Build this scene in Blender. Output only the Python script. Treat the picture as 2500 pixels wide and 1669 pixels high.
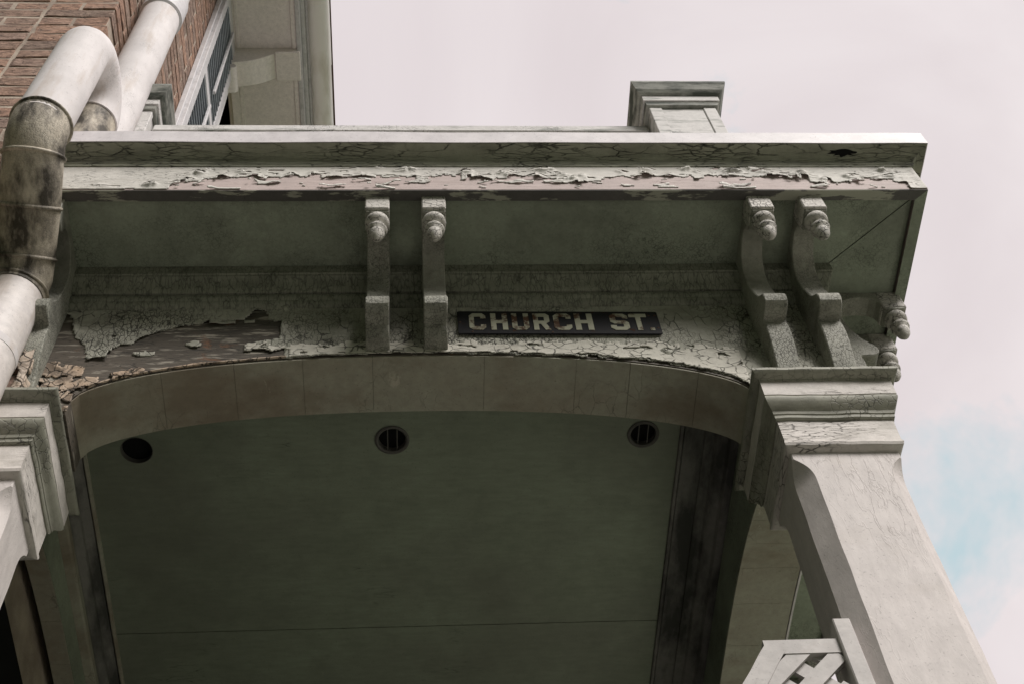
import bpy, bmesh, math, random
import numpy as np
from mathutils import Vector, Matrix, noise

for o in list(bpy.data.objects): bpy.data.objects.remove(o)
random.seed(7)
SC = bpy.context.scene
COL = SC.collection
R = math.radians

# ------------------------------------------------------------------ camera
PITCH, YAW, ROLL = 1.01327776, 0.14657942, -0.13454616
cd = bpy.data.cameras.new('camera'); cam = bpy.data.objects.new('camera', cd); COL.objects.link(cam)
cd.sensor_width = 36; cd.lens = 36 * 3277 / 2500; cd.clip_start = .05; cd.clip_end = 3000
fw = Vector((math.cos(PITCH) * math.sin(YAW), math.cos(PITCH) * math.cos(YAW), math.sin(PITCH)))
r0 = Vector((math.cos(YAW), -math.sin(YAW), 0)); u0 = r0.cross(fw)
rt = math.cos(ROLL) * r0 + math.sin(ROLL) * u0; up = -math.sin(ROLL) * r0 + math.cos(ROLL) * u0
m = Matrix((rt, up, -fw)).transposed().to_4x4(); m.translation = (0, 0, 1.6)
cam.matrix_world = m
SC.camera = cam

# ------------------------------------------------------------------ sky and sun
SUN = Vector((.62, -.86, .98)).normalized()
world = bpy.data.worlds.new('World'); SC.world = world; world.use_nodes = True
nt = world.node_tree; nt.nodes.clear()
wout = nt.nodes.new('ShaderNodeOutputWorld'); wbg = nt.nodes.new('ShaderNodeBackground')
sky = nt.nodes.new('ShaderNodeTexSky'); sky.sky_type = 'NISHITA'; sky.sun_disc = False
sky.sun_elevation = math.asin(SUN.z); sky.sun_rotation = math.atan2(SUN.x, SUN.y)
tc = nt.nodes.new('ShaderNodeTexCoord'); mp = nt.nodes.new('ShaderNodeMapping')
mp.inputs['Location'].default_value = (2.12, 7.65, -6.67)
cn = nt.nodes.new('ShaderNodeTexNoise'); cn.inputs['Scale'].default_value = 2.6
cn.inputs['Detail'].default_value = 7; cn.inputs['Roughness'].default_value = .66; cn.inputs['Distortion'].default_value = .3
cr = nt.nodes.new('ShaderNodeValToRGB')
cr.color_ramp.elements[0].position = .315; cr.color_ramp.elements[0].color = (0, 0, 0, 1)
cr.color_ramp.elements[1].position = .425; cr.color_ramp.elements[1].color = (1, 1, 1, 1)
mx = nt.nodes.new('ShaderNodeMix'); mx.data_type = 'RGBA'
mx.inputs['B'].default_value = (6.05, 5.38, 5.55, 1)
nt.links.new(tc.outputs['Generated'], mp.inputs['Vector']); nt.links.new(mp.outputs['Vector'], cn.inputs['Vector'])
cl = nt.nodes.new('ShaderNodeTexNoise'); cl.inputs['Scale'].default_value = 3.4; cl.inputs['Detail'].default_value = 6; cl.inputs['Distortion'].default_value = .6
nt.links.new(mp.outputs['Vector'], cl.inputs['Vector'])
cm_ = nt.nodes.new('ShaderNodeMix'); cm_.data_type = 'RGBA'; cm_.inputs['A'].default_value = (6.0, 5.40, 5.52, 1); cm_.inputs['B'].default_value = (6.85, 6.30, 6.38, 1)
cs_ = nt.nodes.new('ShaderNodeMapRange'); cs_.inputs[1].default_value = .36; cs_.inputs[2].default_value = .64
nt.links.new(cl.outputs['Fac'], cs_.inputs[0]); nt.links.new(cs_.outputs[0], cm_.inputs['Factor']); nt.links.new(cm_.outputs['Result'], mx.inputs['B'])
nt.links.new(cn.outputs['Fac'], cr.inputs['Fac']); nt.links.new(cr.outputs['Color'], mx.inputs['Factor'])
veil = nt.nodes.new('ShaderNodeMix'); veil.data_type = 'RGBA'; veil.inputs['Factor'].default_value = .86
veil.inputs['B'].default_value = (4.85, 6.0, 6.3, 1)      # thin high cloud over the blue
nt.links.new(sky.outputs['Color'], veil.inputs['A']); nt.links.new(veil.outputs['Result'], mx.inputs['A']); nt.links.new(mx.outputs['Result'], wbg.inputs['Color'])
wbg.inputs['Strength'].default_value = .1
nt.links.new(wbg.outputs['Background'], wout.inputs['Surface'])
sd = bpy.data.lights.new('sun', 'SUN'); sd.energy = 3.2; sd.angle = R(27); sd.color = (1, .955, .92)
sun = bpy.data.objects.new('sun', sd); COL.objects.link(sun)
sun.rotation_euler = (-SUN).to_track_quat('-Z', 'Y').to_euler(); sun.location = (6, -8, 14)
SC.view_settings.view_transform = 'Standard'; SC.view_settings.look = 'None'
SC.view_settings.exposure = .3; SC.view_settings.gamma = 1

# ------------------------------------------------------------------ materials
def srgb(*c): return tuple((v / 12.92 if v <= .04045 else ((v + .055) / 1.055) ** 2.4) for v in [q / 255 for q in c])
class NB:
    def __init__(s, name):
        s.mat = bpy.data.materials.new(name); s.mat.use_nodes = True
        s.t = s.mat.node_tree; s.t.nodes.clear()
        s.out = s.t.nodes.new('ShaderNodeOutputMaterial'); s.b = s.t.nodes.new('ShaderNodeBsdfPrincipled')
        s.l(s.b.outputs[0], s.out.inputs[0])
        s.pos = s.t.nodes.new('ShaderNodeNewGeometry').outputs['Position']
    def l(s, a, b): s.t.links.new(a, b)
    def put(s, sock, v):
        if hasattr(v, 'is_linked') or isinstance(v, bpy.types.NodeSocket): s.l(v, sock)
        else: sock.default_value = v
    def vec(s, sc, off=(0, 0, 0), src=None):
        n = s.t.nodes.new('ShaderNodeMapping'); s.l(src or s.pos, n.inputs['Vector'])
        n.inputs['Scale'].default_value = sc if hasattr(sc, '__len__') else (sc,) * 3
        n.inputs['Location'].default_value = off; return n.outputs[0]
    def noise(s, sc, detail=4, rough=.55, off=(0, 0, 0), dist=0, col=False):
        n = s.t.nodes.new('ShaderNodeTexNoise'); s.l(s.vec(sc, off), n.inputs['Vector'])
        n.inputs['Scale'].default_value = 1; n.inputs['Detail'].default_value = detail
        n.inputs['Roughness'].default_value = rough; n.inputs['Distortion'].default_value = dist
        return n.outputs['Color' if col else 'Fac']
    def rng(s, v, a, b, c=0., d=1.):
        n = s.t.nodes.new('ShaderNodeMapRange'); s.put(n.inputs[0], v)
        for k, q in zip((1, 2, 3, 4), (a, b, c, d)): n.inputs[k].default_value = q
        return n.outputs[0]
    def math(s, op, a, b=0.):
        n = s.t.nodes.new('ShaderNodeMath'); n.operation = op; s.put(n.inputs[0], a); s.put(n.inputs[1], b); return n.outputs[0]
    def mix(s, f, a, b):
        n = s.t.nodes.new('ShaderNodeMix'); n.data_type = 'RGBA'; s.put(n.inputs['Factor'], f)
        for k, v in (('A', a), ('B', b)):
            if isinstance(v, tuple): v = (*v[:3], 1)
            s.put(n.inputs[k], v)
        return n.outputs['Result']
    def crack(s, sc, width=.05, wob=.5, off=(0, 0, 0), brk=(.38, .5)):
        """broken network of dark cracks: 1 in the crack, 0 on the paint"""
        base = s.vec(sc, off)
        nz = s.t.nodes.new('ShaderNodeTexNoise'); s.l(base, nz.inputs['Vector']); nz.inputs['Scale'].default_value = .8; nz.inputs['Detail'].default_value = 5; nz.inputs['Roughness'].default_value = .65
        a = s.t.nodes.new('ShaderNodeVectorMath'); a.operation = 'MULTIPLY_ADD'
        s.l(nz.outputs['Color'], a.inputs[0]); a.inputs[1].default_value = (wob * 2.2,) * 3; s.l(base, a.inputs[2])
        v = s.t.nodes.new('ShaderNodeTexVoronoi'); v.feature = 'DISTANCE_TO_EDGE'; v.inputs['Scale'].default_value = 1
        s.l(a.outputs[0], v.inputs['Vector'])
        g = s.t.nodes.new('ShaderNodeTexNoise'); s.l(base, g.inputs['Vector']); g.inputs['Scale'].default_value = .75; g.inputs['Detail'].default_value = 3
        n2 = s.rng(g.outputs['Fac'], brk[0], brk[1])
        return s.math('MULTIPLY', s.rng(v.outputs['Distance'], 0, width, 1, 0), n2)
    def done(s, col, rough=.7, bump=None, strength=.4, dist=.004, metal=0., spec=.35):
        s.put(s.b.inputs['Base Color'], (*col[:3], 1) if isinstance(col, tuple) else col)
        s.put(s.b.inputs['Roughness'], rough); s.b.inputs['Metallic'].default_value = metal
        s.b.inputs['Specular IOR Level'].default_value = spec
        if bump is not None:
            n = s.t.nodes.new('ShaderNodeBump'); n.inputs['Strength'].default_value = strength; n.inputs['Distance'].default_value = dist
            s.l(bump, n.inputs['Height']); s.l(n.outputs[0], s.b.inputs['Normal'])
        return s.mat

def paint(name, c1, c2, crk=None, crk_amt=.8, crk_col=(.02, .02, .017), crk_gate=(.35, .6), grime=None, peel=None,
          rough=.65, grain=(40, 40, 40), bump=.35, off=0., crk2=None, ridge=None, mid=.4):
    """old oil paint: two tones, alligator cracks, grime blotches, missing paint showing what lies beneath"""
    b = NB(name); o = (off, off * 1.7, off * .6)
    col = b.mix(b.rng(b.noise(2.3, 5, .6, o), .3, .7), c1, c2)
    fine = b.noise(grain, 5, .65, o)
    col = b.mix(b.rng(fine, .28, .72, 0, .5), col, tuple(v * .55 for v in c1))
    col = b.mix(b.rng(b.noise((11, 11, 15), 8, .68, (o[0] + 2, o[1], o[2])), .46, .72, 0, mid), col, tuple(v * .60 for v in c2))
    col = b.mix(b.rng(b.noise(150, 3, .6, o), .62, .70, 0, .45), col, tuple(v * .3 for v in c1))   # fly specks and grit
    h = b.rng(fine, 0, 1, 0, .35)
    if grime:
        gc, gs, lo, hi, amt = grime
        col = b.mix(b.math('MULTIPLY', b.rng(b.noise(gs, 6, .62, (o[0] + 5, o[1], o[2])), lo, hi), amt), col, gc)
    for k, cset in enumerate((crk, crk2)):
        if not cset: continue
        sc, wd = cset
        cm = b.crack(sc, wd, .3, (o[0] + k * 3, o[1], o[2]))
        gate = b.rng(b.noise(3.1 + k * 4, 4, .6, (o[0] + 9 + k, o[1], o[2])), *crk_gate)
        cm = b.math('MULTIPLY', cm, gate)
        col = b.mix(b.math('MULTIPLY', cm, crk_amt), col, crk_col)
        h = b.math('SUBTRACT', h, b.math('MULTIPLY', cm, .9))
    if ridge:   # lifted, wrinkled paint: sharp little steps in the surface
        rs_, ramt = ridge
        rn = b.noise(rs_, 5, .55, (o[0] + 3, o[1], o[2]), .35)
        st = b.math('MULTIPLY', b.math('ABSOLUTE', b.math('SUBTRACT', rn, .5)), 2.)
        ln = b.math('MULTIPLY', b.rng(st, .0, .05, 1, 0), b.rng(b.noise(2.2, 4, .6, (o[0] + 21, o[1], o[2])), .45, .62))
        h = b.math('ADD', h, b.math('MULTIPLY', b.math('MULTIPLY', ln, b.rng(rn, .45, .55, -1, 1)), ramt))
        h = b.math('ADD', h, b.math('MULTIPLY', ln, ramt * .6))
    if peel:
        pc, ps, lo, hi = peel
        pm = b.rng(b.noise(ps, 8, .68, (o[0] + 17, o[1], o[2]), .4), lo, hi)
        col = b.mix(pm, col, pc)
        h = b.math('SUBTRACT', h, b.math('MULTIPLY', pm, 1.2))
    return b.done(col, rough, h, bump, .005)

M = {}
M['soffit'] = paint('soffit_paint', (.365, .405, .315), (.28, .315, .245), crk=((85, 85, 85), .10), crk_amt=.6, crk_gate=(.45, .65), grime=((.085, .085, .068), 4, .48, .75, .55), off=1, grain=(70, 70, 70), bump=.5)
M['bracket'] = paint('bracket_paint', (.44, .43, .375), (.31, .315, .26), crk=((110, 110, 75), .11), crk_amt=.6, crk_gate=(.3, .55), grime=((.10, .10, .08), 9, .46, .70, .6), peel=((.20, .19, .16), (22, 22, 30), .68, .70), off=2, bump=.6)
M['bed'] = paint('bed_mould_paint', (.34, .345, .28), (.26, .27, .215), crk=((80, 24, 26), .11), crk_amt=.55, crk_gate=(.2, .4), crk2=((50, 16, 12), .04), grime=((.08, .08, .06), (5, 5, 12), .5, .72, .5), off=3)
M['cream'] = paint('thick_cream_coat', (.70, .67, .585), (.60, .58, .50), crk=((24, 20, 34), .055), crk_amt=.95, crk_gate=(.28, .42), grime=((.38, .34, .27), 9, .56, .75, .4), off=28, bump=.6, mid=.25)
M['frieze'] = paint('frieze_paint', (.55, .54, .46), (.45, .445, .375), crk=((88, 40, 44), .11), crk_amt=.85, crk_gate=(.36, .54), crk2=((30, 18, 15), .05), grime=((.17, .165, .13), (4, 4, 8), .46, .70, .55), off=4, bump=.8)
M['frieze_bare'] = paint('bare_frieze_board', (.085, .075, .060), (.15, .125, .10), crk=((12, 20, 110), .08), crk_amt=.8, crk_gate=(.3, .5), grime=((.42, .385, .32), (10, 9, 60), .56, .64, .75), peel=((.20, .105, .06), (6, 6, 12), .63, .72), grain=(18, 18, 120), off=5)
M['fascia_primer'] = paint('fascia_pink_primer', (.57, .47, .44), (.50, .42, .395), crk=((8, 8, 130), .05), crk_amt=.45, crk_col=(.25, .17, .15), grime=((.30, .23, .20), (5, 5, 40), .56, .75, .6), grain=(6, 30, 110), off=6, bump=.3)
M['fascia_paint'] = paint('fascia_flaking_paint', (.74, .71, .66), (.60, .585, .53), crk=((24, 24, 120), .07), crk_amt=.6, crk_gate=(.44, .58), grime=((.34, .31, .26), (9, 9, 40), .56, .76, .35), off=7, bump=.5)
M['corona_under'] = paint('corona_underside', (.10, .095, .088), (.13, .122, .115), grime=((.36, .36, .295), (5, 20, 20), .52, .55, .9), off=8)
M['cove'] = paint('cove_paint', (.40, .40, .315), (.30, .305, .235), crk=((16, 40, 120), .09), crk_amt=.9, crk_gate=(.42, .6), crk2=((9, 20, 70), .035), grime=((.07, .07, .052), (3, 8, 22), .50, .74, .7), off=9, bump=.9)
M['drip'] = paint('white_metal_edge', (.74, .705, .715), (.68, .65, .655), grime=((.45, .42, .40), (7, 9, 30), .6, .8, .4), rough=.45, grain=(20, 20, 20), bump=.08, off=10)
M['arch'] = paint('arch_plank_plaster', (.43, .43, .35), (.36, .315, .245), crk=((22, 12, 22), .03), crk_amt=.5, crk_gate=(.52, .64), grime=((.17, .125, .085), (2.6, 3.6, 2.6), .50, .66, .6), off=11, bump=.3, peel=((.47, .44, .36), (3.2, 2.2, 3.2), .63, .66))
M['ceiling'] = paint('porch_ceiling_paint', (.32, .37, .275), (.255, .29, .215), crk=((8, 60, 40), .05), crk_amt=.7, crk_gate=(.6, .68), grime=((.16, .155, .13), (1.6, 1.6, 1.6), .42, .75, .6), off=12, grain=(12, 60, 30), bump=.12)
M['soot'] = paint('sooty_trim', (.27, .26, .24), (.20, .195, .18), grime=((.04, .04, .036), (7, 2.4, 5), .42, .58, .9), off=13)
M['column'] = paint('column_paint', (.66, .61, .585), (.60, .56, .535), grime=((.46, .41, .36), (4, 4, 7), .58, .80, .4), off=14, grain=(26, 26, 11), bump=.8, ridge=((30, 30, 6.5), .3), mid=.2)
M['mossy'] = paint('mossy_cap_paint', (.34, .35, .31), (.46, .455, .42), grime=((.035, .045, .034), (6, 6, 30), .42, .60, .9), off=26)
M['ovolo'] = paint('ovolo_shade_and_stain', (.40, .39, .325), (.30, .30, .245), crk=((40, 40, 40), .06), crk_amt=.8, crk_gate=(.4, .6), grime=((.10, .095, .075), (7, 7, 26), .50, .70, .6), off=27, bump=.6)  # darker than capital paint: shade of down-facing rings put into colour, plus staining
M['capital'] = paint('capital_paint', (.67, .625, .585), (.55, .52, .475), crk=((20, 20, 120), .07), crk_amt=.7, crk_gate=(.54, .66), grime=((.22, .205, .165), (6, 6, 30), .54, .72, .5), peel=((.36, .31, .27), (12, 12, 60), .69, .71), off=15, bump=.9)
M['rail'] = paint('railing_paint', (.70, .68, .66), (.60, .585, .56), crk=((50, 50, 60), .08), crk_amt=.7, crk_gate=(.5, .62), grime=((.08, .10, .075), (5, 5, 26), .54, .70, .75), off=16.7)
M['pipe'] = paint('pipe_paint', (.755, .72, .715), (.685, .65, .64), crk=((110, 110, 80), .12), crk_amt=.4, crk_gate=(.55, .68), grime=((.40, .31, .23), (16, 16, 2.4), .52, .76, .6), off=17, rough=.75, bump=.2, mid=.22, grain=(9, 9, 3))
M['pipe_dirty'] = paint('pipe_grimy', (.66, .60, .50), (.52, .45, .34), crk=((120, 120, 120), .12), crk_amt=.4, grime=((.030, .024, .016), (16, 7, 5), .41, .60, .94), off=18.6, rough=.65, bump=.35, grain=(110, 110, 110), mid=.6)
M['pipe_stained'] = paint('pipe_rust_stained', (.72, .68, .665), (.66, .60, .55), crk=((110, 110, 80), .12), crk_amt=.3, crk_gate=(.55, .68), grime=((.30, .21, .13), (13, 13, 2.6), .48, .74, .75), off=17.4, rough=.55, bump=.2, mid=.3)
M['shutter'] = paint('shutter_paint', (.40, .435, .47), (.32, .355, .39), grime=((.20, .20, .20), 12, .5, .75, .6), off=19, rough=.5)
M['shutter_frame'] = paint('shutter_frame_paint', (.70, .68, .685), (.60, .585, .60), grime=((.25, .25, .25), 9, .55, .75, .5), off=20, rough=.5)
M['eave'] = paint('eave_paint', (.88, .82, .775), (.84, .785, .735), grime=((.50, .44, .39), 2.2, .58, .85, .4), off=21, bump=.1, mid=.1)
b = NB('gutter_metal'); M['gutter'] = b.done(b.mix(b.rng(b.noise((9, 3, 9)), .45, .7), (.86, .83, .80), (.66, .62, .55)), .55, spec=.3)
M['lattice'] = paint('lattice_paint', (.57, .54, .515), (.50, .48, .46), grime=((.36, .32, .29), 14, .55, .75, .4), off=23, bump=.3)
M['finial'] = paint('finial_paint', (.68, .645, .595), (.54, .52, .47), crk=((60, 60, 60), .09), crk_amt=.85, crk_gate=(.38, .52), grime=((.2, .19, .16), 18, .5, .7, .6), off=24, bump=.6)
b = NB('dark_void'); M['dark'] = b.done((.012, .012, .012), .9, spec=.1)
b = NB('vent_metal'); M['vent'] = b.done(b.mix(b.noise(40), (.15, .145, .13), (.07, .068, .06)), .6, spec=.3)
b = NB('roof_tin'); M['roof'] = b.done(b.mix(b.rng(b.noise(1.3), .35, .65), (.78, .76, .74), (.70, .68, .66)), .5)
b = NB('mortar'); nf = b.noise(45, 6, .7)
M['mortar'] = b.done(b.mix(b.rng(b.noise(5, 5), .35, .65), (.50, .42, .34), (.29, .235, .19)), .95, nf, .7, .008)
def brickmat(name, ramp, off, island=False):
    b = NB(name); oi = b.t.nodes.new('ShaderNodeNewGeometry' if island else 'ShaderNodeObjectInfo')
    r = b.t.nodes.new('ShaderNodeValToRGB'); b.l(oi.outputs['Random Per Island' if island else 'Random'], r.inputs['Fac'])
    els = r.color_ramp.elements
    while len(els) < len(ramp): els.new(.5)
    for k, c in enumerate(ramp): els[k].position = k / (len(ramp) - 1); els[k].color = (*c, 1)
    f = b.noise((26, 26, 46), 7, .7, (off, 0, 0))
    col = b.mix(b.rng(f, .38, .66, 0, .85), r.outputs['Color'], tuple(v * .24 for v in ramp[0]))
    col = b.mix(b.rng(b.noise(4.5, 6, .65, (off, 3, 1)), .54, .72, 0, .55), col, (.42, .33, .27))
    cr_ = b.crack((14, 14, 32), .03, .5)
    col = b.mix(b.math('MULTIPLY', cr_, b.rng(b.noise(6), .5, .62)), col, (.05, .035, .03))
    return b.done(col, .92, b.math('SUBTRACT', f, b.math('MULTIPLY', cr_, .5)), .9, .012)
M['brick'] = brickmat('old_brick', [(.41, .26, .19), (.30, .215, .17), (.48, .29, .205), (.35, .255, .21), (.45, .265, .185)], 0)
M['brickwork'] = brickmat('old_brickwork', [(.41, .26, .19), (.30, .215, .17), (.48, .29, .205), (.35, .255, .21), (.45, .265, .185)], 0, True)
M['plaster'] = paint('crumbling_plaster', (.50, .45, .385), (.50, .345, .225), crk=((30, 30, 26), .06), crk_amt=.95, crk_gate=(.25, .4), crk2=((13, 13, 9), .05), grime=((.12, .09, .065), 11, .52, .6, .8), off=25, bump=1)
b = NB('sign_enamel')
rs = b.rng(b.noise(26, 6, .7), .60, .66)
M['sign'] = b.done(b.mix(rs, (.010, .010, .012), (.055, .026, .014)), b.rng(rs, 0, 1, .5, .9), b.noise(60), .1, spec=.2)
b = NB('sign_letter')
rs = b.rng(b.noise((15, 15, 15), 6, .7, (2.3, 0, .2)), .50, .60)
M['letter'] = b.done(b.mix(rs, b.mix(b.noise(30), (.46, .455, .35), (.37, .37, .28)), (.085, .042, .022)), .55, spec=.2)
b = NB('rusty_iron'); M['iron'] = b.done(b.mix(b.noise(60), (.05, .032, .022), (.10, .05, .03)), .8)
b = NB('lawn'); M['lawn'] = b.done(b.mix(b.noise(.7, 6), (.040, .075, .026), (.070, .105, .040)), .95)
b = NB('paving'); M['paving'] = b.done(b.mix(b.noise(1.1, 6), (.085, .085, .078), (.125, .122, .11)), .9)
b = NB('pale_bounce_slab'); M['bounce_pale'] = b.done(b.mix(b.noise(1.1, 6), (.40, .40, .35), (.46, .45, .40)), .9)  # pale surface of the added light-bouncing slab
b = NB('window_glass'); M['glass'] = b.done((.02, .025, .03), .08, spec=.6)
b = NB('white_frame'); M['wframe'] = b.done(b.mix(b.noise(25), (.80, .785, .78), (.70, .685, .68)), .6, b.noise(50), .2)

# ------------------------------------------------------------------ helpers
def tag(o, label=None, cat=None, group=None, kind=None):
    if label: o['label'] = label
    if cat: o['category'] = cat
    if group: o['group'] = group
    if kind: o['kind'] = kind
    return o
def empty(name, loc=(0, 0, 0), label=None, cat=None, group=None):
    o = bpy.data.objects.new(name, None); COL.objects.link(o); o.location = loc; o.empty_display_size = .1
    return tag(o, label, cat, group)
def obj(name, bm, mat, parent=None, smooth=None, recalc=True):
    me = bpy.data.meshes.new(name)
    if recalc: bmesh.ops.recalc_face_normals(bm, faces=bm.faces)
    if smooth:
        for f in bm.faces: f.smooth = True
        for e in bm.edges:
            if len(e.link_faces) == 2 and e.calc_face_angle(0) > smooth: e.smooth = False
    bm.to_mesh(me); bm.free(); me.materials.append(M[mat])
    return link(name, me, parent)
def link(name, me, parent=None):
    o = bpy.data.objects.new(name, me); COL.objects.link(o)
    if parent:
        o.parent = parent
        o.matrix_parent_inverse = WM(parent).inverted()
    return o
def WM(o):
    mm = o.matrix_basis.copy()
    if o.parent: mm = WM(o.parent) @ o.matrix_parent_inverse @ mm
    return mm
def wob(p, amp, sc=3.):
    v = noise.noise_vector(Vector(p) * sc); return (p[0] + v[0] * amp, p[1] + v[1] * amp, p[2] + v[2] * amp)
def cbox(bm, x0, x1, y0, y1, z0, z1, c=.003, jit=0.):
    """box with chamfered edges"""
    c = min(c, (x1 - x0) * .4, (y1 - y0) * .4, (z1 - z0) * .4)
    V = {}
    for i, (xa, sx) in enumerate(((x0, 1), (x1, -1))):
        for j, (ya, sy) in enumerate(((y0, 1), (y1, -1))):
            for k, (za, sz) in enumerate(((z0, 1), (z1, -1))):
                J = lambda: random.uniform(-jit, jit)
                V[i, j, k, 0] = bm.verts.new((xa + J(), ya + sy * c + J(), za + sz * c + J()))
                V[i, j, k, 1] = bm.verts.new((xa + sx * c + J(), ya + J(), za + sz * c + J()))
                V[i, j, k, 2] = bm.verts.new((xa + sx * c + J(), ya + sy * c + J(), za + J()))
    F = bm.faces.new
    for i in (0, 1):
        F([V[i, a, b_, 0] for a, b_ in ((0, 0), (1, 0), (1, 1), (0, 1))])
        F([V[a, i, b_, 1] for a, b_ in ((0, 0), (1, 0), (1, 1), (0, 1))])
        F([V[a, b_, i, 2] for a, b_ in ((0, 0), (1, 0), (1, 1), (0, 1))])
        for j in (0, 1):
            F([V[i, j, 0, 0], V[i, j, 1, 0], V[i, j, 1, 1], V[i, j, 0, 1]])
            F([V[i, 0, j, 0], V[i, 1, j, 0], V[i, 1, j, 2], V[i, 0, j, 2]])
            F([V[0, i, j, 1], V[1, i, j, 1], V[1, i, j, 2], V[0, i, j, 2]])
            for k in (0, 1): F([V[i, j, k, 0], V[i, j, k, 1], V[i, j, k, 2]])
    return bm
def box(name, mat, parent, x0, x1, y0, y1, z0, z1, c=.003, jit=0.):
    return obj(name, cbox(bmesh.new(), x0, x1, y0, y1, z0, z1, c, jit), mat, parent)
def prism(prof, axis, a0, a1, c=.0025, n=1):
    """extrude a closed profile along an axis ('x': prof = (y,z); 'y': prof = (x,z); 'z': prof = (x,y)), rims eased"""
    bm = bmesh.new()
    def P(q, a): return {'x': (a, q[0], q[1]), 'y': (q[0], a, q[1]), 'z': (q[0], q[1], a)}[axis]
    cx = sum(q[0] for q in prof) / len(prof); cy = sum(q[1] for q in prof) / len(prof)
    pa = [Vector(q) for q in prof]
    ins = []
    for i, q in enumerate(pa):
        e1 = (q - pa[i - 1]); e2 = (pa[(i + 1) % len(pa)] - q)
        n1 = Vector((-e1.y, e1.x)); n2 = Vector((-e2.y, e2.x)); nn = (n1.normalized() if n1.length else n1) + (n2.normalized() if n2.length else n2)
        ins.append(nn.normalized() if nn.length else nn)
    area = sum(pa[i - 1].x * pa[i].y - pa[i].x * pa[i - 1].y for i in range(len(pa)))
    sg = 1 if area > 0 else -1
    rings = []
    st = [(a0, c), (a0 + c, 0)] + [(a0 + (a1 - a0) * k / n, 0) for k in range(1, n)] + [(a1 - c, 0), (a1, c)]
    for a, inset in st: rings.append([bm.verts.new(P(q + k * inset * sg, a)) for q, k in zip(pa, ins)])
    for A, B in zip(rings, rings[1:]):
        for i in range(len(A)): bm.faces.new((A[i - 1], A[i], B[i], B[i - 1]))
    bm.faces.new(rings[0]); bm.faces.new(rings[-1])
    return bm
def loft(sections, closed=True, caps=True):
    bm = bmesh.new(); rings = [[bm.verts.new(p) for p in s] for s in sections]
    for A, B in zip(rings, rings[1:]):
        for i in range(0 if closed else 1, len(A)): bm.faces.new((A[i - 1], A[i], B[i], B[i - 1]))
    if caps and closed: bm.faces.new(rings[0]); bm.faces.new(rings[-1])
    return bm
def tube(path, rad, n=28, jit=0.):
    """swept round tube, rad a number or one per path point"""
    secs = []; P = [Vector(p) for p in path]; side = Vector((1, 0, 0))
    for i, p in enumerate(P):
        d = (P[min(i + 1, len(P) - 1)] - P[max(i - 1, 0)]).normalized()
        s_ = (side - d * side.dot(d)).normalized(); t_ = d.cross(s_)
        r = rad[i] if hasattr(rad, '__len__') else rad
        secs.append([p + (s_ * math.cos(a) + t_ * math.sin(a)) * r * (1 + jit * noise.noise(p * 4 + Vector((math.cos(a), math.sin(a), 0)))) for a in [2 * math.pi * k / n for k in range(n)]])
    return loft(secs)
def lathe(prof, cx, cy, n=20):
    return loft([[(cx + r * math.cos(2 * math.pi * k / n), cy + r * math.sin(2 * math.pi * k / n), z) for k in range(n)] for r, z in prof])
FX, FY, XL, YB = 1.37, 2.2, -1.085, 4.9   # frieze corner x, frieze face y, left end, rear end of the porch
XH = -1.296
def run(prof, amp=.0015, xl=XH, seg=.06, part='fs'):
    """moulding that runs along the front and returns round the right-hand corner; prof = closed list of (outset, z)"""
    secs = []
    nx = int((FX - xl) / seg)
    for k in range(nx + 1):
        t = k / nx
        secs.append([wob((xl + (FX + o - xl) * t, FY - o, z), amp if 0 < k < nx else 0) for o, z in prof])
    if part == 's': secs = secs[-1:]
    ny = int((YB - FY) / seg) if 's' in part else 0
    for k in range(1, ny + 1):
        t = k / ny
        secs.append([wob((FX + o, FY - o + (YB - FY + o) * t, z), amp) for o, z in prof])
    return loft(secs)
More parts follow.
